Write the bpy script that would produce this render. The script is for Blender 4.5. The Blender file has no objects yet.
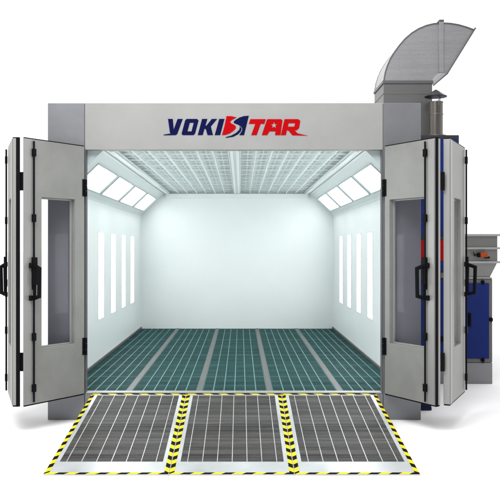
import bpy, bmesh, math, random
from mathutils import Vector
random.seed(4)
S = bpy.context.scene
COL = S.collection
V = Vector
Z = V((0, 0, 1))

# ------------------------------------------------------------------ materials
def nodes_of(name):
    m = bpy.data.materials.new(name); m.use_nodes = True
    nt = m.node_tree
    return m, nt, nt.nodes['Principled BSDF']

def paint(name, col, rough=.45, metal=0., var=.06, scale=3., bump=0., bscale=60., spec=.5, stretch=(1, 1, 1), coat=0.):
    m, nt, b = nodes_of(name)
    N, L = nt.nodes, nt.links
    tc = N.new('ShaderNodeTexCoord'); mp = N.new('ShaderNodeMapping'); mp.inputs['Scale'].default_value = stretch
    L.new(tc.outputs['Object'], mp.inputs['Vector'])
    n = N.new('ShaderNodeTexNoise'); n.inputs['Scale'].default_value = scale; n.inputs['Detail'].default_value = 6
    n.inputs['Roughness'].default_value = .65
    L.new(mp.outputs['Vector'], n.inputs['Vector'])
    r = N.new('ShaderNodeValToRGB')
    r.color_ramp.elements[0].position = .3; r.color_ramp.elements[1].position = .7
    r.color_ramp.elements[0].color = tuple(c * (1 - var) for c in col) + (1,)
    r.color_ramp.elements[1].color = tuple(min(1, c * (1 + var)) for c in col) + (1,)
    L.new(n.outputs['Fac'], r.inputs['Fac']); L.new(r.outputs['Color'], b.inputs['Base Color'])
    mr = N.new('ShaderNodeMapRange'); mr.inputs['To Min'].default_value = max(.03, rough - .08); mr.inputs['To Max'].default_value = min(1, rough + .1)
    L.new(n.outputs['Fac'], mr.inputs['Value']); L.new(mr.outputs['Result'], b.inputs['Roughness'])
    b.inputs['Metallic'].default_value = metal
    b.inputs['Specular IOR Level'].default_value = spec
    b.inputs['Coat Weight'].default_value = coat
    if bump:
        n2 = N.new('ShaderNodeTexNoise'); n2.inputs['Scale'].default_value = bscale; n2.inputs['Detail'].default_value = 3
        L.new(mp.outputs['Vector'], n2.inputs['Vector'])
        bp = N.new('ShaderNodeBump'); bp.inputs['Strength'].default_value = bump; bp.inputs['Distance'].default_value = .01
        L.new(n2.outputs['Fac'], bp.inputs['Height']); L.new(bp.outputs['Normal'], b.inputs['Normal'])
    return m

def galvanised(name, col, rough=.35, var=.12):
    m, nt, b = nodes_of(name)
    N, L = nt.nodes, nt.links
    tc = N.new('ShaderNodeTexCoord')
    vo = N.new('ShaderNodeTexVoronoi'); vo.inputs['Scale'].default_value = 80
    no = N.new('ShaderNodeTexNoise'); no.inputs['Scale'].default_value = 2.2; no.inputs['Detail'].default_value = 8
    L.new(tc.outputs['Object'], vo.inputs['Vector']); L.new(tc.outputs['Object'], no.inputs['Vector'])
    mx = N.new('ShaderNodeMix'); mx.data_type = 'FLOAT'; mx.inputs[0].default_value = .65
    sep = N.new('ShaderNodeSeparateColor'); L.new(vo.outputs['Color'], sep.inputs['Color'])
    L.new(sep.outputs['Red'], mx.inputs[2]); L.new(no.outputs['Fac'], mx.inputs[3])
    mp = N.new('ShaderNodeMapping'); mp.inputs['Scale'].default_value = (.8, .8, 26)
    n3 = N.new('ShaderNodeTexNoise'); n3.inputs['Scale'].default_value = 1.6; n3.inputs['Detail'].default_value = 7; n3.inputs['Roughness'].default_value = .7
    L.new(tc.outputs['Object'], mp.inputs['Vector']); L.new(mp.outputs['Vector'], n3.inputs['Vector'])
    m2 = N.new('ShaderNodeMix'); m2.data_type = 'FLOAT'; m2.inputs[0].default_value = .55
    L.new(mx.outputs[0], m2.inputs[2]); L.new(n3.outputs['Fac'], m2.inputs[3]); mx = m2
    r = N.new('ShaderNodeValToRGB')
    r.color_ramp.elements[0].position = .2; r.color_ramp.elements[1].position = .8
    r.color_ramp.elements[0].color = tuple(c * (1 - var) for c in col) + (1,)
    r.color_ramp.elements[1].color = tuple(c * (1 + var) for c in col) + (1,)
    L.new(mx.outputs[0], r.inputs['Fac']); L.new(r.outputs['Color'], b.inputs['Base Color'])
    b.inputs['Metallic'].default_value = .75; b.inputs['Roughness'].default_value = rough
    bp = N.new('ShaderNodeBump'); bp.inputs['Strength'].default_value = .06; bp.inputs['Distance'].default_value = .01
    L.new(no.outputs['Fac'], bp.inputs['Height']); L.new(bp.outputs['Normal'], b.inputs['Normal'])
    return m

def lamp(name, col, strength):
    m, nt, b = nodes_of(name)
    b.inputs['Base Color'].default_value = (.9, .9, .9, 1)
    b.inputs['Emission Color'].default_value = col + (1,)
    b.inputs['Emission Strength'].default_value = strength
    return m

def glass(name, tint):
    m, nt, b = nodes_of(name)
    N, L = nt.nodes, nt.links
    N.remove(b)
    t = N.new('ShaderNodeBsdfTransparent'); t.inputs['Color'].default_value = tint + (1,)
    g = N.new('ShaderNodeBsdfGlossy'); g.inputs['Roughness'].default_value = .05
    f = N.new('ShaderNodeFresnel'); f.inputs['IOR'].default_value = 1.16
    ge = N.new('ShaderNodeNewGeometry'); iv = N.new('ShaderNodeMath'); iv.operation = 'SUBTRACT'; iv.inputs[0].default_value = 1
    L.new(ge.outputs['Backfacing'], iv.inputs[1])
    mu = N.new('ShaderNodeMath'); mu.operation = 'MULTIPLY'; L.new(f.outputs['Fac'], mu.inputs[0]); L.new(iv.outputs[0], mu.inputs[1])
    mx = N.new('ShaderNodeMixShader')
    L.new(mu.outputs[0], mx.inputs['Fac']); L.new(t.outputs['BSDF'], mx.inputs[1]); L.new(g.outputs['BSDF'], mx.inputs[2])
    L.new(mx.outputs['Shader'], N['Material Output'].inputs['Surface'])
    return m

M = dict(
    header=paint('header_paint', (.255, .255, .252), .45, .15, .05, 2.4, .03, 260, spec=.3),
    column=paint('column_steel', (.185, .187, .200), .36, .5, .10, 1.6, .04, 260, spec=.3),
    door=paint('door_paint', (.206, .207, .197), .42, .15, .11, 2.6, .04, 240, spec=.3),
    stile=paint('stile_aluminium', (.275, .275, .268), .38, .35, .06, 2, .02, 200, stretch=(4, 4, .4), spec=.3),
    white_wall=paint('white_wall_paint', (.76, .79, .79), .4, 0, .02, 1.2, spec=.3),
    slant=paint('light_panel_paint', (.64, .70, .70), .4, 0, .02, 1.2, spec=.3),
    lightframe=paint('light_frame_paint', (.40, .47, .475), .4, .1, .03, 2),
    filt=paint('ceiling_filter_cloth', (.58, .65, .65), .9, 0, .04, 14, .15, 160, spec=.1),
    ceilbar=paint('ceiling_bar_paint', (.74, .79, .79), .4, 0, .03, 3, spec=.3),
    black=paint('black_rubber', (.005, .005, .006), .5, 0, .2, 20, spec=.05),
    joint=paint('joint_sealant', (.10, .10, .105), .6, 0, .1, 10, spec=.2),
    teal=paint('teal_grating_paint', (.026, .077, .078), .55, .0, .3, 4, spec=.15),
    tealline=paint('teal_bar_sheen', (.085, .20, .195), .45, .0, .2, 3, spec=.2),  # grating's own paint, with the bar tops' reflection put in as lighter teal
    tealcross=paint('teal_cross_paint', (.052, .135, .132), .5, .0, .2, 3, spec=.2),
    pit=paint('pit_dark', (.006, .014, .015), .8, 0, .2, 3, spec=.1),
    strip=paint('floor_strip_steel', (.115, .110, .113), .45, .2, .2, 4, stretch=(3, .6, 1), spec=.25),
    edge=paint('sill_steel', (.32, .33, .33), .38, .4, .08, 4, spec=.3),
    rampplate=paint('ramp_white_plate', (.48, .50, .51), .3, .3, .2, 1.1, .02, 120, spec=.3),
    rampbar=paint('ramp_grating_bar', (.108, .107, .104), .5, .2, .55, 1, spec=.2, stretch=(.6, 9, 9)),
    rampline=paint('ramp_bearing_bar', (.44, .445, .44), .4, .3, .2, 5, spec=.3),
    tray=paint('ramp_tray', (.010, .010, .010), .7, 0, .2, 6, spec=.1),
    yellow=paint('tape_yellow', (.60, .50, .008), .55, 0, .08, 12, spec=.1),
    tapeblack=paint('tape_black', (.005, .005, .005), .6, 0, .2, 12, spec=.03),
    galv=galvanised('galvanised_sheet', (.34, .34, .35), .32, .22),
    galvdark=galvanised('galvanised_flange', (.12, .12, .125), .42),
    steel=paint('pipe_steel', (.115, .107, .097), .26, .8, .45, 2.2, stretch=(7, 7, .25)),  # upright light and dark streaks in the colour stand in for reflections
    blue=paint('blue_cabinet_paint', (.010, .021, .125), .45, 0, .1, 2.5, .02, 200, spec=.07),
    darkframe=paint('dark_frame_grey', (.032, .032, .033), .45, .2, .1, 3, spec=.2),
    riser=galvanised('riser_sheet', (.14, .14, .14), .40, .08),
    navy=paint('navy_paint_and_reflection', (.010, .016, .05), .5, 0, .1, 3, spec=.15),
    red=paint('red_paint', (.32, .002, .004), .45, 0, .05, 5, spec=.06),
    cabframe=paint('cabinet_frame_grey', (.115, .113, .108), .42, .3, .08, 3, spec=.3),
    cabbase=paint('cabinet_base_grey', (.20, .20, .212), .42, .3, .08, 2, spec=.3),
    hood=galvanised('hood_sheet', (.165, .165, .16), .40, .08),
    orange=paint('orange_plastic', (.30, .048, .006), .45, 0, .1, 10, spec=.2),
    lnavy=paint('lettering_navy', (.003, .005, .042), .6, 0, .05, 6, spec=.03),
    lred=paint('lettering_red', (.33, .001, .003), .6, 0, .05, 6, spec=.03),
    lamp_slant=lamp('slant_lamp', (.97, 1., 1.), 5.3),
    lamp_wall=lamp('wall_lamp', (.97, 1., 1.), 4.2),
    glass=glass('door_glass', (.95, .955, .975)),
    ground=paint('studio_floor', (.90, .90, .90), .75, 0, .01, .6, spec=.2),
)

# ------------------------------------------------------------------ mesh builder
class MB:
    def __init__(s): s.v = []; s.f = []; s.m = []
    def face(s, pts, mi=0):
        k = len(s.v); s.v += [V(p) for p in pts]; s.f.append(tuple(range(k, k + len(pts)))); s.m.append(mi)
    def hexa(s, c, mi=0):            # c: 8 corners, bottom ring then top ring
        k = len(s.v); s.v += [V(p) for p in c]
        for q in ((3, 2, 1, 0), (4, 5, 6, 7), (0, 1, 5, 4), (1, 2, 6, 5), (2, 3, 7, 6), (3, 0, 4, 7)):
            s.f.append(tuple(k + i for i in q)); s.m.append(mi)
        return s
    def box(s, a, b, mi=0):
        x0, y0, z0 = a; x1, y1, z1 = b
        return s.hexa([(x0, y0, z0), (x1, y0, z0), (x1, y1, z0), (x0, y1, z0), (x0, y0, z1), (x1, y0, z1), (x1, y1, z1), (x0, y1, z1)], mi)
    def obox(s, F, u0, u1, v0, v1, w0, w1, mi=0):
        P = F.p
        return s.hexa([P(u0, v0, w0), P(u1, v0, w0), P(u1, v0, w1), P(u0, v0, w1), P(u0, v1, w0), P(u1, v1, w0), P(u1, v1, w1), P(u0, v1, w1)], mi)
    def cyl(s, p0, p1, r0, r1=None, n=20, caps=True, mi=0):
        p0, p1 = V(p0), V(p1); r1 = r0 if r1 is None else r1
        d = (p1 - p0).normalized(); a = d.orthogonal().normalized(); b = d.cross(a)
        k = len(s.v)
        for p, r in ((p0, r0), (p1, r1)):
            for i in range(n):
                t = 2 * math.pi * i / n; s.v.append(p + (a * math.cos(t) + b * math.sin(t)) * r)
        for i in range(n):
            j = (i + 1) % n; s.f.append((k + i, k + j, k + n + j, k + n + i)); s.m.append(mi)
        if caps:
            s.f.append(tuple(k + i for i in reversed(range(n)))); s.m.append(mi)
            s.f.append(tuple(k + n + i for i in range(n))); s.m.append(mi)
        return s
    def slab(s, F, ul, vl, t, holes=(), mitre=0.):      # solid panel with rectangular through-holes
        us = sorted({0., ul} | {h[0] for h in holes} | {h[1] for h in holes})
        vs = sorted({0., vl} | {h[2] for h in holes} | {h[3] for h in holes})
        def solid(i, j):
            if not (0 <= i < len(us) - 1 and 0 <= j < len(vs) - 1): return False
            u = (us[i] + us[i + 1]) / 2; v = (vs[j] + vs[j + 1]) / 2
            return not any(h[0] < u < h[1] and h[2] < v < h[3] for h in holes)
        idx = {}
        def vid(i, j, k):
            if (i, j, k) not in idx:
                idx[(i, j, k)] = len(s.v)
                u = us[i] - (mitre if (k and i == len(us) - 1) else 0)
                s.v.append(F.p(u, vs[j], t * k))
            return idx[(i, j, k)]
        def fc(*q): s.f.append(tuple(vid(*c) for c in q)); s.m.append(0)
        for i in range(len(us) - 1):
            for j in range(len(vs) - 1):
                if not solid(i, j): continue
                fc((i, j, 0), (i + 1, j, 0), (i + 1, j + 1, 0), (i, j + 1, 0))
                fc((i, j, 1), (i, j + 1, 1), (i + 1, j + 1, 1), (i + 1, j, 1))
                if not solid(i - 1, j): fc((i, j, 0), (i, j + 1, 0), (i, j + 1, 1), (i, j, 1))
                if not solid(i + 1, j): fc((i + 1, j, 0), (i + 1, j, 1), (i + 1, j + 1, 1), (i + 1, j + 1, 0))
                if not solid(i, j - 1): fc((i, j, 0), (i, j, 1), (i + 1, j, 1), (i + 1, j, 0))
                if not solid(i, j + 1): fc((i, j + 1, 0), (i + 1, j + 1, 0), (i + 1, j + 1, 1), (i, j + 1, 1))
        return s
    def build(s, name, mats, parent=None, bevel=0., smooth=False, origin=None):
        if not isinstance(mats, (list, tuple)): mats = [mats]
        r = parent
        while r is not None and r.parent is not None: r = r.parent
        o0 = V(r.location) if r is not None else V(origin or (0, 0, 0))
        me = bpy.data.meshes.new(name)
        me.from_pydata([tuple(p - o0) for p in s.v], [], s.f)
        for m in mats: me.materials.append(m)
        for p, mi in zip(me.polygons, s.m): p.material_index = mi; p.use_smooth = smooth
        bm = bmesh.new(); bm.from_mesh(me); bmesh.ops.recalc_face_normals(bm, faces=bm.faces[:]); bm.to_mesh(me); bm.free()
        o = bpy.data.objects.new(name, me); COL.objects.link(o)
        if parent is not None: o.parent = parent
        else: o.location = o0
        if bevel:
            b = o.modifiers.new('Bevel', 'BEVEL'); b.width = bevel; b.segments = 2; b.limit_method = 'ANGLE'; b.angle_limit = math.radians(50)
        if smooth:
            md = o.modifiers.new('Edges', 'EDGE_SPLIT'); md.split_angle = math.radians(35)
        return o

class Frame:
    def __init__(s, O, U, Vv, N): s.O, s.U, s.V, s.N = V(O), V(U).normalized(), V(Vv).normalized(), V(N).normalized()
    def p(s, u, v, w): return s.O + s.U * u + s.V * v + s.N * w

def tag(o, label=None, cat=None, group=None, kind=None):
    if label: o['label'] = label
    if cat: o['category'] = cat
    if group: o['group'] = group
    if kind: o['kind'] = kind
    return o
def empty(name, loc):
    o = bpy.data.objects.new(name, None); o.location = loc; o.empty_display_size = .2; COL.objects.link(o); return o
def copy_tree(o, parent=None):
    c = o.copy(); COL.objects.link(c)
    if parent is not None: c.parent = parent
    for ch in list(o.children): copy_tree(ch, c)
    return c

def outline(name, loops, mat, parent, plane, thick):
    """filled 2D outline (first loop outer, others holes) given solid thickness; plane(x, y, d) -> world point"""
    cu = bpy.data.curves.new('outline', 'CURVE'); cu.dimensions = '2D'; cu.fill_mode = 'BOTH'; cu.extrude = .5
    for lp in loops:
        sp = cu.splines.new('POLY'); sp.points.add(len(lp) - 1); sp.use_cyclic_u = True
        for p, q in zip(sp.points, lp): p.co = (q[0], q[1], 0, 1)
    tmp = bpy.data.objects.new('outline', cu); COL.objects.link(tmp)
    dg = bpy.context.evaluated_depsgraph_get()
    me = bpy.data.meshes.new_from_object(tmp.evaluated_get(dg))
    bpy.data.objects.remove(tmp); bpy.data.curves.remove(cu)
    r = parent
    while r.parent is not None: r = r.parent
    for v in me.vertices: v.co = V(plane(v.co.x, v.co.y, (.5 - v.co.z) * thick)) - V(r.location)
    bm = bmesh.new(); bm.from_mesh(me); bmesh.ops.remove_doubles(bm, verts=bm.verts[:], dist=1e-5)
    bmesh.ops.recalc_face_normals(bm, faces=bm.faces[:]); bm.to_mesh(me); bm.free()
    me.name = name; me.materials.clear(); me.materials.append(mat)
    for p in me.polygons: p.material_index = 0; p.use_smooth = False
    o = bpy.data.objects.new(name, me); COL.objects.link(o); o.parent = parent
    return o

# ------------------------------------------------------------------ dimensions
XL, XR = -2.03, 1.90          # facade
OL, OR = -1.64, 1.50          # opening
IL, IR = -1.90, 1.768         # interior walls
ZT, ZO, ZF = 3.338, 2.845, .285
LEN = 6.9
CX = (IL + IR) / 2

# ------------------------------------------------------------------ setting
g = MB(); g.face([(-300, -200, 0), (300, -200, 0), (300, 500, 0), (-300, 500, 0)])
tag(g.build('ground', M['ground']), kind='structure')

# ------------------------------------------------------------------ booth
booth = empty('spray_booth', (CX, LEN / 2, 0))
tag(booth, 'large grey steel paint booth with bright white interior and opened folding doors', 'spray booth')

b = MB().box((OL, 0, ZO), (OR, .10, ZT)).build('header_panel', M['header'], booth, .004)
MB().box((XL, 0, 0), (OL - .003, .10, ZT)).build('column_panel', M['column'], booth, .004)
MB().box((OR + .003, 0, 0), (XR, .10, ZT)).build('column_panel', M['column'], booth, .004)
MB().box((OL, .002, 0), (OR, .10, ZF - .004)).build('plinth_panel', M['column'], booth, .003)
MB().box((OL - .001, .004, ZF), (OL + .011, .095, ZO - .001)).build('door_frame', M['joint'], booth, .002)
MB().box((OR - .011, .004, ZF), (OR + .001, .095, ZO - .001)).build('door_frame', M['joint'], booth, .002)
MB().box((OL + .012, -.006, ZF - .004), (OR - .012, .10, ZF + .006)).build('threshold', M['edge'], booth, .002)

# outer shell
for x in (XL + .02, XR - .05): MB().box((x, .10, 0), (x + .03, LEN + .1, ZT - .02)).build('outer_cladding', M['column'], booth)
MB().box((XL + .02, .10, ZT - .019), (XR - .02, LEN + .1, ZT - .002)).build('roof', M['column'], booth)
MB().box((XL + .05, LEN, .2), (XR - .05, LEN + .08, 3.0)).build('rear_wall', M['white_wall'], booth)

# side walls with vertical lamps
strips = [.06, .93, 2.18, 3.23, 4.28, 5.33]
def side_wall(x, inward):
    F = Frame((x, .10, .2), (0, 1, 0), (0, 0, 1), (-inward, 0, 0))
    holes = [(y, y + .40, .86 - .2, 2.02 - .2) for y in strips]
    holes = [h for h in holes]
    MB().slab(F, LEN - .10, 2.36 - .2 + .08, .05, holes).build('side_wall', M['white_wall'], booth)
    for h in holes:
        f = MB(); e = .002
        for a in ((h[0] - .016, h[0] - e, h[2] - e, h[3] + e), (h[1] + e, h[1] + .016, h[2] - e, h[3] + e), (h[0] - .016, h[1] + .016, h[2] - .016, h[2] - e), (h[0] - .016, h[1] + .016, h[3] + e, h[3] + .016)):
            f.obox(F, *a, -.006, -.0005)
        fo = f.build('wall_light', M['ceilbar'], booth)
        MB().obox(F, h[0] - .01, h[1] + .01, h[2] - .01, h[3] + .01, .018, .046).build('diffuser', M['lamp_wall'], fo)
    # dark joint along the floor
    MB().box((min(x, x + inward * .02), .10, ZF), (max(x, x + inward * .02), LEN, ZF + .03)).build('floor_trim', M['strip'], booth)
side_wall(IL, 1); side_wall(IR, -1)

# slanted lamp panels
SL = math.hypot(.42, .40) + .05
def slant(x, inward):
    U = V((0, 1, 0)); Vv = V((inward * .42, 0, .40)); N = V((-inward * .40, 0, .42))
    F = Frame((x, .10, 2.44), U, Vv, N)
    st = [.32 + 1.58 * k for k in range(4)]
    holes = [(a, a + 1.43, .10, .455) for a in st]
    MB().slab(F, LEN - .10, SL, .06, holes).build('light_panel', M['slant'], booth)
    for h in holes:
        f = MB()
        for a in ((h[0], h[0] + .03, h[2], h[3]), (h[1] - .03, h[1], h[2], h[3]), (h[0] + .03, h[1] - .03, h[2], h[2] + .02), (h[0] + .03, h[1] - .03, h[3] - .02, h[3])):
            f.obox(F, *a, -.012, .03)
        fo = f.build('corner_light', M['lightframe'], booth, .003)
        MB().obox(F, h[0] - .01, h[1] + .01, h[2] - .01, h[3] + .01, .036, .066).build('diffuser', M['lamp_slant'], fo)
    xo = x + inward * .20; q = [(x + inward * .245, 2.665), (x + inward * .44, 2.852), (x + inward * .245, 2.852)]
    MB().hexa([(q[0][0], .085, q[0][1]), (q[1][0], .085, q[1][1]), (q[2][0], .085, q[2][1]), (q[2][0], .085, q[2][1] - .001)] + [(q[0][0], .0995, q[0][1]), (q[1][0], .0995, q[1][1]), (q[2][0], .0995, q[2][1]), (q[2][0], .0995, q[2][1] - .001)]).build('corner_plate', M['lightframe'], booth)
    # mouldings where the panel meets the ceiling and the wall
    e = x + inward * .42
    m = MB()
    for k, (w, d) in enumerate(((.030, .010), (.035, .003), (.036, .016))):
        a = e + inward * (.0 + .045 * k); c = a + inward * w
        m.box((min(a, c), .10, 2.8500 - d), (max(a, c), LEN, 2.8500))
    m.build('ceiling_moulding', M['ceilbar'], booth, .003)
    m = MB().obox(F, 0, LEN - .10, -.012, .028, -.012, -.001)
    m.build('corner_moulding', M['ceilbar'], booth, .002)
slant(IL, 1); slant(IR, -1)

# ceiling filters and their grids
e0, e1 = IL + .42 + .12, IR - .42 - .12
for a, c in ((e0, CX - .055), (CX + .055, e1)):
    MB().box((a - .06, .10, 2.9120), (c + .04, LEN, 2.9520)).build('ceiling_filter', M['filt'], booth)
    gm = MB(); n = 7
    for i in range(n + 1):
        x = a + .01 + (c - a - .02) * i / n
        gm.box((x - .0052, .10, 2.8540), (x + .0052, LEN, 2.8780))
    y = .14
    k = 0
    while y < LEN:
        gm.box((a, y - .010, 2.8800), (c, y + .010, 2.8960)); y += .62; k += 1
    y = .14 + .31
    while y < LEN:
        gm.box((a, y - .003, 2.8840), (c, y + .003, 2.8900)); y += .62
    for i in range(n):
        x = a + .01 + (c - a - .02) * (i + .5) / n
        gm.box((x - .003, .10, 2.8910), (x + .003, LEN, 2.8970))
    gm.build('ceiling_grid', M['ceilbar'], booth)
cb = MB().box((CX - .055, .10, 2.8540), (CX + .055, LEN, 2.9020)).box((CX - .045, .10, 2.8400), (CX - .018, LEN, 2.8535)).box((CX + .018, .10, 2.8400), (CX + .045, LEN, 2.8535))
cb.build('ceiling_beam', M['ceilbar'], booth, .003)
MB().box((e0 - .06, LEN - .06, 2.7670), (e1 + .06, LEN, 2.8520)).build('rear_moulding', M['ceilbar'], booth, .003)

# floor
MB().box((IL, .10, .05), (IR, LEN, .10)).build('floor_pit', M['pit'], booth)
sx = [CX + (-1.125 + .752 * k) for k in range(4)]
for x in sx:
    MB().box((x - .030, .10, ZF - .03), (x + .030, LEN, ZF + .003)).build('floor_strip', M['strip'], booth, .002)
edges = [IL + .005] + [v for x in sx for v in (x - .030, x + .030)] + [IR - .005]
for i in range(0, 10, 2):
    a, c = edges[i] + .003, edges[i + 1] - .003
    cr = MB(); y = .115
    while y < LEN - .01:
        cr.box((a, y, ZF - .009), (c, y + .011, ZF - .004)); y += .036
    fg = cr.build('floor_grating', M['teal'], booth)
    lb = MB(); n = 6
    for k in range(n + 1):
        x = a + (c - a) * k / n
        w = .0055 if 0 < k < n else .004
        lb.box((max(a, x - w), .102, ZF - .034), (min(c, x + w), LEN - .002, ZF))
    for k in range(1, 7):
        y = .1 + k * .985
        lb.box((a, y - .0035, ZF - .032), (c, y + .0035, ZF - .0015))
    lb.build('bearing_bar', M['tealline'], fg)
    cb_ = MB(); y = .16
    while y < LEN - .03:
        cb_.box((a, y - .0022, ZF - .0038), (c, y + .0022, ZF - .0018)); y += .0985
    cb_.build('cross_bar', M['tealcross'], fg)

# ------------------------------------------------------------------ lettering on the header
def A(pts): return [(160 + x / 6.25, 110 + y / 6.25) for x, y in pts]
def B(pts): return [(225 + x / 5.882, 110 + y / 5.882) for x, y in pts]
def onface(x, y, d): return (((x - 240.5) / 94.94), -.0005 - d, 1.8 + (249 - y) / 94.94)
def letter(loops, mat, d=.004, name='letter'):
    return outline(name, loops, mat, booth, lambda x, y, t: onface(x, y, t * d / .004), .004)
letter([A([(50, 56), (80, 56), (86, 122), (110, 56), (142, 56), (108, 150), (98, 157), (22, 158), (24, 154), (66, 147), (62, 140)])], M['lnavy'])
letter([A([(166, 56), (232, 56), (241, 66), (219, 148), (209, 157), (141, 157), (135, 148), (157, 66)]), A([(186, 80), (211, 80), (197, 134), (172, 134)])], M['lnavy'])
letter([A([(263, 56), (296, 56), (284, 98), (290, 98), (324, 56), (357, 56), (318, 103), (331, 157), (297, 157), (286, 118), (278, 118), (267, 157), (236, 157)])], M['lnavy'])
letter([A([(370, 56), (403, 56), (376, 157), (342, 157)])], M['lnavy'])
letter([A([(416, 38), (446, 39), (478, 46), (466, 54), (450, 62), (438, 74), (445, 84), (462, 92), (474, 102), (474, 114), (460, 130), (436, 146), (412, 155), (387, 157), (402, 104)])], M['lred'], name='emblem')
letter([B([(140, 34), (112, 148), (84, 148), (100, 122), (101, 108), (92, 96), (76, 86), (54, 78), (50, 70), (62, 58), (86, 44), (112, 36)])], M['lnavy'], name='emblem')
letter([B([(88, 96), (98, 110), (94, 124), (78, 142), (50, 157), (6, 164), (4, 160), (38, 150), (66, 134), (84, 116)])], M['lnavy'], name='emblem')
letter([B([(149, 54), (240, 54), (231, 82), (210, 82), (186, 148), (154, 148), (178, 82), (140, 82)])], M['lred'])
stc = (288, 90)
star = []
for k in range(10):
    r = 20 if k % 2 == 0 else 8
    t = math.pi / 2 + k * math.pi / 5
    star.append((stc[0] + r * math.cos(t), stc[1] - r * math.sin(t)))
letter([B([(252, 54), (330, 54), (338, 62), (326, 148), (294, 148), (297, 126), (262, 126), (248, 148), (216, 148), (246, 58)]), B(star)], M['lred'])
letter([B([(350, 54), (430, 54), (443, 64), (436, 106), (424, 118), (410, 120), (428, 138), (486, 151), (396, 149), (372, 120), (364, 120), (358, 148), (328, 148)]), B([(374, 78), (412, 78), (407, 98), (370, 98)])], M['lred'])

# ------------------------------------------------------------------ folding doors
DZ0, DZ1 = .284, 2.874
DH = DZ1 - DZ0
def leaf(P0, P1, N, t, win, stile_u, rod_u, out, mitre=0., end='front', label=None, handle=True, hinge_jamb=True, reach=.115):
    """door leaf from P0 to P1 (plan points); w=0 is the face with rod and handle, thickness goes along N"""
    P0 = V((P0[0], P0[1], DZ0)); P1 = V((P1[0], P1[1], DZ0))
    L = (P1 - P0).length
    F = Frame(P0, P1 - P0, Z, V((N[0], N[1], 0)))
    h = (win[0], win[1], win[2] - DZ0, win[3] - DZ0)
    d = MB().slab(F, L, DH, t, [h], mitre).build('door', M['door'], booth, .003)
    if label: d['label'] = label
    # aluminium stile and slim edge profiles
    s0, s1 = stile_u
    m = MB().obox(F, s0, s1, .004, DH - .004, -.007, -.0005)
    m.build('stile', M['stile'], d, .002)
    if mitre == 0:
        # light end profile beside the rubber seal
        c0, c1 = {'front': (t * .52, t - .002), 'back': (.002, t * .48), 'none': (.002, t - .002)}[end]
        MB().obox(F, L + .0005, L + .006, .004, DH - .004, c0, c1).build('end_cap', M['stile'], d, .001)
    # black gaskets : top, bottom, end
    for v0, v1 in ((DH + .0005, DH + .010), (-.012, -.0005)):
        k = MB()
        if mitre: k.hexa([F.p(0, v0, .002), F.p(L - .004, v0, .002), F.p(L - mitre, v0, t - .004), F.p(0, v0, t - .004), F.p(0, v1, .002), F.p(L - .004, v1, .002), F.p(L - mitre, v1, t - .004), F.p(0, v1, t - .004)])
        else: k.obox(F, 0, L, v0, v1, .002, t - .004)
        k.build('gasket', M['black'], d, .002)
    if end == 'front': MB().obox(F, L + .0005, L + .012, -.012, DH + .010, .001, t * .5).build('gasket', M['black'], d, .002)
    if end == 'back': MB().obox(F, L + .0005, L + .012, -.012, DH + .010, t * .5, t + .004).build('gasket', M['black'], d, .002)
    # window frame and glass
    f = MB()
    for a in ((h[0], h[0] + .014, h[2], h[3]), (h[1] - .014, h[1], h[2], h[3]), (h[0] + .014, h[1] - .014, h[2], h[2] + .014), (h[0] + .014, h[1] - .014, h[3] - .014, h[3])):
        f.obox(F, *a, t - .022, t + .004)
    f.build('window_frame', M['stile'], d, .002)
    MB().obox(F, h[0] + .013, h[1] - .013, h[2] + .013, h[3] - .013, t - .012, t - .007).build('glass', M['glass'], d)
    # espagnolette rod with guides
    r = MB().cyl(F.p(rod_u, .02, -.020), F.p(rod_u, DH - .02, -.020), .0095, n=10)
    for z in (.12, .62, 1.12, 1.78, DH - .17):
        r.obox(F, rod_u - .020, rod_u + .020, z, z + .075, -.034, -.0075)
    r.build('lock_rod', M['black'], d, .003)
    # pull handle : two brackets and a slightly leaning grip
    if handle:
        hd = MB(); z0, z1 = 1.025, 1.375
        hd.obox(F, rod_u - .026, rod_u + .026, z0 + .14, z1 + .06, -.045, -.012)
        q = rod_u + .055 * (1 if s0 > rod_u else -1)
        for zz_ in (z0 - .012, z1 - .045): hd.obox(F, min(rod_u, q), max(rod_u, q), zz_, zz_ + .05, -.036, -.008)
        hd.cyl(F.p(rod_u, z1 - .02, -.03), F.p(rod_u + out * .012, z1 - .05, -reach), .019, n=10)
        hd.cyl(F.p(rod_u, z0 + .01, -.03), F.p(rod_u + out * .012, z0 + .03, -(reach - .01)), .019, n=10)
        hd.cyl(F.p(rod_u + out * .012, z1 - .035, -reach), F.p(rod_u + out * .012, z0 + .015, -(reach - .007)), .019, n=12)
        hd.cyl(F.p(rod_u, z1 - .02, -.04), F.p(rod_u, z0 + .01, -.034), .012, n=10)
        hd.build('handle', M['black'], d, .004)
    if hinge_jamb:
        for zc in (2.44, .78):
            q = MB()
            for j in range(3):
                z = zc - DZ0 - .09 + j * .061
                q.cyl(F.p(-.012, z, -.012), F.p(-.012, z + .056, -.012), .014, n=10)
            q.obox(F, -.012, .028, zc - DZ0 - .088, zc - DZ0 + .09, -.006, -.001)
            q.build('hinge', M['black'], d)
    return d, F, L
T = .065
HL, EL = (-1.638, -.04), (-2.10, -.70)
d1, FL1, LL1 = leaf(HL, EL, (-.82, .574), T, (.13, .575, .82, 2.312), (.70, .802), .69, 1, mitre=.058, end='none')
NL, QL = (-2.205, -.69), (-2.475, .09)
d2, FL2, LL2 = leaf(QL, NL, (.927, .373), T, (.17, .55, .82, 2.312), (.745, .826), .05, -1, end='back', hinge_jamb=False, reach=.075)
HR, ER = (1.512, -.04), (1.883, -.69)
d3, FR1, LR1 = leaf(HR, ER, (.868, .496), T, (.075, .60, .82, 2.312), (.655, .74), .63, -1)
NR, QR = (2.042, -.64), (2.40, .12)
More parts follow.
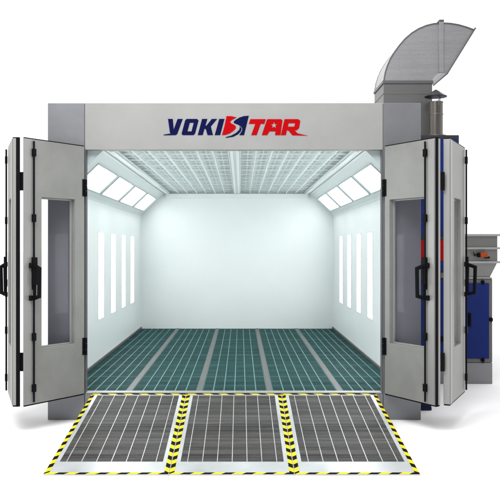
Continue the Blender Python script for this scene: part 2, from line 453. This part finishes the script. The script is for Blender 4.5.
d4, FR2, LR2 = leaf(QR, NR, (-.905, .426), T, (.26, .62, .82, 2.312), (.76, .838), .05, 1, end='none', hinge_jamb=False)
# hinge blocks joining each pair of leaves
for d, x0, x1, y in ((d1, -2.150, -2.098, -.640), (d3, 1.945, 1.985, -.655)):
    for zc in (2.46, .70):
        MB().box((x0, y - .006, zc - .09), (x1, y + .012, zc + .09)).build('hinge', M['black'], d, .004)

# ------------------------------------------------------------------ ramps
RX0, RW = -1.565, .998
def ramp(x0):
    P0 = V((x0, -2.10, .012)); P1 = V((x0, -.018, .279))
    F = Frame(P0, V((1, 0, 0)), P1 - P0, V((1, 0, 0)).cross(P1 - P0) * -1)   # w goes down into the plate
    L = (P1 - P0).length; W = RW - .0015
    root = empty('access_ramp', (x0 + W / 2, -1.06, 0))
    gu0, gu1, gv0, gv1 = .072, W - .072, .262, L - .05
    MB().slab(F, W, L, .028, [(gu0, gu1, gv0, gv1)]).build('ramp_frame', M['rampplate'], root, .002)
    MB().obox(F, gu0 - .01, gu1 + .01, gv0 - .01, gv1 + .01, .0285, .034).build('tray', M['tray'], root)
    c = MB(); v = gv0 + .006
    while v < gv1 - .006:
        c.obox(F, gu0 + .001, gu1 - .001, v, v + .012 + random.uniform(-.003, .003), .003, .022); v += .0285
    gr = c.build('grating', M['rampbar'], root)
    l = MB(); n = 7; p = (gu1 - gu0 - .115) / (n - 1)
    for k in range(n):
        u = gu0 + .0575 + k * p
        l.obox(F, u - .0033, u + .0033, gv0 + .001, gv1 - .001, -.0005, .024)
    l.build('bearing_bar', M['rampline'], gr)
    tw, pit = .036, .165
    def tape(f2, length):           # f2(l, w) -> world; real diagonal stripes of two colours
        m = MB(); k = -1; q = pit / 2
        while k * q < length:
            a, c2 = k * q, (k + 1) * q
            cl = lambda t: min(max(t, 0), length)
            pts = [(cl(a), 0), (cl(c2), 0), (cl(c2 + tw), tw), (cl(a + tw), tw)]
            if pts[1][0] - pts[0][0] > 1e-4 or pts[2][0] - pts[3][0] > 1e-4:
                u = []
                for pt in pts:
                    if not u or (abs(pt[0] - u[-1][0]) + abs(pt[1] - u[-1][1])) > 1e-5: u.append(pt)
                if len(u) >= 3: m.face([f2(*pt) for pt in u], k % 2)
            k += 1
        o = m.build('hazard_tape', [M['yellow'], M['tapeblack']], root)
        sd = o.modifiers.new('Solid', 'SOLIDIFY'); sd.thickness = .0008; sd.offset = 0
        return o
    h = -.0015
    tape(lambda l_, w_: F.p(.003 + w_, tw + l_, h), L - 2 * tw)
    tape(lambda l_, w_: F.p(W - .003 - w_, tw + l_, h), L - 2 * tw)
    tape(lambda l_, w_: F.p(l_, .002 + w_ * .95, h), W)
    tape(lambda l_, w_: F.p(l_, L - .001 - w_ * .95, h), W)
    # side skirts that stand on the ground
    for a in (.012, W - .026):
        sk = MB()
        p = [F.p(a, .35, .029), F.p(a + .014, .35, .029), F.p(a + .014, L - .04, .029), F.p(a, L - .04, .029)]
        sk.hexa([(q.x, q.y, .001) for q in p] + p)
        sk.build('skirt', M['cabframe'], root)
    return root
r0 = ramp(RX0)
GR = 'access ramps in front of the booth'
labs = ['leftmost of three grey grating ramps with hazard tape at the booth opening',
        'middle of three grey grating ramps, between the two others',
        'rightmost of three grey grating ramps with hazard tape at the booth opening']
for i in range(3):
    r = r0 if i == 0 else copy_tree(r0)
    r.location.x = r0.location.x + RW * i if i else r0.location.x
    tag(r, labs[i], 'ramp', GR)

# ------------------------------------------------------------------ heating unit beside the booth
hx0, hx1, hy0, hy1, hz = 1.985, 2.915, 2.26, 4.1, 3.32
hu = empty('heating_cabinet', ((hx0 + hx1) / 2, (hy0 + hy1) / 2, 0))
tag(hu, 'tall blue heating cabinet with a red band, grey base and steel flue pipe', 'cabinet')
MB().box((hx0, hy0, .32), (hx1, hy1, hz)).build('cabinet_frame', M['darkframe'], hu, .008)
MB().box((hx0, hy0 + .004, 0), (hx1, hy1, .317)).build('base', M['cabbase'], hu, .006)
for z0, z1 in ((1.98, hz - .05), (1.50, 1.92), (.37, 1.40)):
    MB().box((hx0 + .05, hy0 - .02, z0), (hx1 - .035, hy0 - .001, z1)).build('door', M['blue'], hu, .004)
MB().box((hx0 + .05, hy0 - .026, 1.645), (hx1 - .035, hy0 - .0205, 1.915)).build('band', M['red'], hu)
for z in (1.45, 2.7, .6):
    MB().box((2.66, hy0 - .035, z - .035), (2.70, hy0 - .0005, z + .035)).build('latch', M['steel'] if z == 1.45 else M['black'], hu, .003)
pc = (2.655, 2.47)
pipe = MB().cyl((pc[0], pc[1], hz), (pc[0], pc[1], 3.80), .095, n=40, caps=False).cyl((pc[0], pc[1], 3.801), (pc[0], pc[1], 3.77), .088, n=40, caps=False)
pipe = pipe.build('flue_pipe', M['steel'], hu, smooth=True)
for z, hgt, rr in ((3.62, .014, .099), (3.785, .014, .099), (hz + .001, .02, .14)):
    MB().cyl((pc[0], pc[1], z), (pc[0], pc[1], z + hgt), rr, n=40).build('pipe_band', M['galvdark'], pipe)
for k in range(3):
    t = math.radians(40 + 120 * k)
    a = V((pc[0] + .091 * math.cos(t), pc[1] + .091 * math.sin(t), 3.74)); c = a.copy(); c.z = 3.885
    MB().cyl(a, c, .006, n=8).build('strut', M['steel'], pipe)
cap = MB()
cap.cyl((pc[0], pc[1], 3.872), (pc[0], pc[1], 3.965), .152, .012, n=40)
cap.cyl((pc[0], pc[1], 3.866), (pc[0], pc[1], 3.8715), .148, n=40, mi=1)  # blue reflection under the cap, put in as navy colour
cap.build('rain_cap', [M['steel'], M['navy']], pipe, smooth=True)

# ------------------------------------------------------------------ exhaust elbow on top of the heating unit
k_ = 72.05
def D(pts): return [((370 + x / 4.545 - 240.5) / k_, 1.8 + (249 - 15 - y / 4.545) / k_) for x, y in pts]
yf, dep = 2.70, .75
xa, xb = D([(61, 300)])[0][0], D([(283, 300)])[0][0]
zs = D([(61, 304)])[0][1]
duct = empty('exhaust_duct', ((xa + xb) / 2, yf + dep / 2, hz + .002))
tag(duct, 'big square galvanised elbow duct rising over the booth, bent to the right', 'duct')
raw = [(62, 298), (68, 262), (78, 230), (92, 198), (110, 168), (132, 138), (158, 108), (188, 82), (220, 62), (256, 47), (290, 39), (330, 36), (366, 38), (402, 44), (437, 54), (470, 66), (345, 268), (332, 263), (318, 263), (304, 269), (293, 279), (286, 290), (283, 298)]
prof = D(raw)
n = len(prof); NO = 16
sm = MB()
front = [V((x, yf, z)) for x, z in prof]; back = [V((x, yf + dep, z)) for x, z in prof]
# cheeks (triangulated fans between outer curve and throat)
def cheek(R, flip):
    pts = R
    sm.face(pts if not flip else list(reversed(pts)))
cheek(front, False); cheek(back, True)
for i in range(n):
    j = (i + 1) % n
    if i == NO - 1: continue            # the open mouth
    if i == n - 1: continue             # open bottom
    sm.face([front[i], back[i], back[j], front[j]])
el = sm.build('elbow', M['galv'], duct)
# welded rim strips that follow the outer curve on the cheek, standing seam, mouth flange
for R, y0, y1 in ((front, yf - .010, yf - .0005), (back, yf + dep + .0005, yf + dep + .010)):
    rim = MB()
    for i in range(NO - 1):
        p, q = R[i], R[i + 1]
        t = (q - p).normalized(); nn = V((-t.z, 0, t.x)); nn = nn if nn.z > 0 or nn.x < 0 else -nn
        a0, a1, c0, c1 = p - nn * .012, p + nn * .006, q - nn * .012, q + nn * .006
        rim.hexa([(a0.x, y0, a0.z), (c0.x, y0, c0.z), (c0.x, y1, c0.z), (a0.x, y1, a0.z), (a1.x, y0, a1.z), (c1.x, y0, c1.z), (c1.x, y1, c1.z), (a1.x, y1, a1.z)])
    rim.build('edge_seam', M['galvdark'], duct)
(sx0, sz1), (sx1, sz0) = D([(312, 30)])[0], D([(334, 264)])[0]
MB().box((sx0, yf - .03, sz0), (sx1, yf - .0005, sz1)).build('standing_seam', M['galvdark'], duct, .006); MB().box((sx0 - .003, yf - .034, sz1 + .0005), (sx1 + .003, yf + dep + .03, sz1 + .02)).build('standing_seam', M['galvdark'], duct, .006); MB().box((sx0 + .004, yf - .031, sz0 + .003), (sx1 - .004, yf - .0302, sz1 - .01)).build('standing_seam', M['galv'], duct, .006)
mo = V((prof[NO - 1][0], 0, prof[NO - 1][1])); mi_ = V((prof[NO][0], 0, prof[NO][1]))
ax = (mi_ - mo).normalized(); nn = V((-ax.z, 0, ax.x)); nn = nn if nn.x > 0 else -nn
FM = Frame((mo.x, yf, mo.z), ax, (0, 1, 0), nn)
ml = (mi_ - mo).length
mf = MB().slab(Frame(FM.p(-.03, -.03, .0005), ax, (0, 1, 0), nn), ml + .032, dep + .06, .02, [(.04, ml + .010, .04, dep + .02)])
mf.build('mouth_flange', M['galvdark'], duct, .003)
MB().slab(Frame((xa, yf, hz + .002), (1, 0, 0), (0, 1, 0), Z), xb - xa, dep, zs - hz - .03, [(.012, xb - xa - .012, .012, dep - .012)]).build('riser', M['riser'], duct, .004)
MB().slab(Frame((xa - .014, yf - .014, zs - .0275), (1, 0, 0), (0, 1, 0), Z), xb - xa + .028, dep + .028, .0455, [(.016, xb - xa + .012, .016, dep + .012)]).build('flange', M['galvdark'], duct, .006)
zz = 1.8 + (249 - 93.5) / k_
MB().slab(Frame((xa - .006, yf - .006, zz - .006), (1, 0, 0), (0, 1, 0), Z), xb - xa + .012, dep + .012, .012, [(.007, xb - xa + .005, .007, dep + .005)]).build('edge_seam', M['hood'], duct, .002)

# ------------------------------------------------------------------ fan cabinet
fx0, fx1, fy0, fy1 = 2.94, 3.36, 2.26, 2.90
fc = empty('fan_cabinet', ((fx0 + fx1) / 2, (fy0 + fy1) / 2, 0))
tag(fc, 'low fan cabinet with blue door, grey base and flanged sheet metal intake hood', 'cabinet')
MB().box((fx0, fy0, .285), (fx1, fy1, 1.405)).build('cabinet_frame', M['cabframe'], fc, .012)
MB().box((fx0, fy0 + .003, 0), (fx1, fy1, .282)).build('base', M['cabbase'], fc, .006)
fd = MB().box((fx0 + .02, fy0 - .018, .34), (fx1 - .05, fy0 - .001, 1.345)).build('door', M['blue'], fc, .004)
MB().box((3.03, fy0 - .045, .77), (3.065, fy0 - .0185, .95)).box((3.036, fy0 - .06, .80), (3.058, fy0 - .0455, .92)).build('handle', M['black'], fd, .006)
for x, z in ((3.225, 1.358), (3.335, .86), (3.225, .322)):
    MB().box((x - .022, fy0 - .032, z - .02), (x + .022, fy0 - .001, z + .02)).cyl((x, fy0 - .03, z - .03), (x, fy0 - .03, z + .03), .012, n=10).build('hinge', M['black'], fc, .003)
hd = MB(); ZB = [1.625, 1.81, 1.985]
hw0, hw1 = 2.90, 3.42
hd.box((hw0, fy0 - .02, ZB[0]), (hw1, fy1, ZB[2]))
hd.hexa([(fx0, fy0 + .01, 1.425), (fx1 - .03, fy0 + .01, 1.425), (fx1 - .03, fy1 - .02, 1.425), (fx0, fy1 - .02, 1.425),
         (hw0, fy0 - .02, ZB[0] - .001), (hw1, fy0 - .02, ZB[0] - .001), (hw1, fy1, ZB[0] - .001), (hw0, fy1, ZB[0] - .001)])
ho = hd.build('intake_hood', M['hood'], fc, .004)
for z in ZB:
    MB().slab(Frame((hw0 - .04, fy0 - .06, z - .014), (1, 0, 0), (0, 1, 0), Z), hw1 - hw0 + .08, fy1 - fy0 + .10, .028, [(.041, hw1 - hw0 + .039, .041, fy1 - fy0 + .059)]).build('flange', M['galv'], ho, .004)
MB().box((fx0 - .01, fy0 - .012, 1.4055), (fx1 - .01, fy1, 1.4245)).build('flange', M['galv'], ho, .003)
ac = MB().box((3.17, fy0 - .11, 1.69), (3.27, fy0 - .021, 1.755)).build('damper_motor', M['orange'], fc, .012)
MB().cyl((3.14, fy0 - .06, 1.72), (3.19, fy0 - .06, 1.72), .03, n=14).box((3.10, fy0 - .075, 1.715), (3.15, fy0 - .06, 1.728)).cyl((3.105, fy0 - .07, 1.70), (3.085, fy0 - .07, 1.765), .006, n=8).box((3.25, fy0 - .09, 1.675), (3.30, fy0 - .021, 1.70)).build('linkage', M['black'], ac, .003)

# ------------------------------------------------------------------ low navy duct box
nb = MB().box((1.93, .50, 0), (2.13, 1.60, .30))
nb.box((1.93, .485, .26), (2.13, .4995, .30)).box((1.93, .485, 0), (2.13, .4995, .04))
tag(nb.build('duct_box', M['navy'], None, .008, origin=(2.03, 1.05, 0)), 'low navy box on the ground behind the right folding door', 'duct box')

# ------------------------------------------------------------------ light
w = bpy.data.worlds.new('World'); S.world = w; w.use_nodes = True
# white studio backdrop all round, dimmer on the side behind the photographer
wn, wl = w.node_tree.nodes, w.node_tree.links
tcw = wn.new('ShaderNodeTexCoord'); sxyz = wn.new('ShaderNodeSeparateXYZ'); mrw = wn.new('ShaderNodeMapRange')
mrw.inputs['From Min'].default_value = -.95; mrw.inputs['From Max'].default_value = -.15
mrw.inputs['To Min'].default_value = .30; mrw.inputs['To Max'].default_value = 1.0
wl.new(tcw.outputs['Generated'], sxyz.inputs['Vector']); wl.new(sxyz.outputs['Y'], mrw.inputs['Value'])
wl.new(mrw.outputs['Result'], w.node_tree.nodes['Background'].inputs['Color'])
w.node_tree.nodes['Background'].inputs['Strength'].default_value = 1.0
ld = bpy.data.lights.new('softbox', 'AREA'); ld.shape = 'RECTANGLE'; ld.size = 6; ld.size_y = 4; ld.energy = 620
lo = bpy.data.objects.new('softbox', ld); COL.objects.link(lo)
lo.location = (-1.5, -5.6, 8.0)
lo.rotation_euler = (V((0, -.5, 1.8)) - V(lo.location)).to_track_quat('-Z', 'Y').to_euler()

# ------------------------------------------------------------------ camera
cd = bpy.data.cameras.new('camera'); cam = bpy.data.objects.new('camera', cd); COL.objects.link(cam)
cam.location = (0, -8.5, 1.8); cam.rotation_euler = (math.radians(90), 0, 0)
cd.sensor_width = 36; cd.lens = 36 * 807 / 500; cd.shift_x = .019; cd.shift_y = -.002
cd.clip_start = .1; cd.clip_end = 2000
S.camera = cam
S.view_settings.view_transform = 'Standard'; S.view_settings.look = 'None'
S.view_settings.exposure = .5; S.view_settings.gamma = 1.0
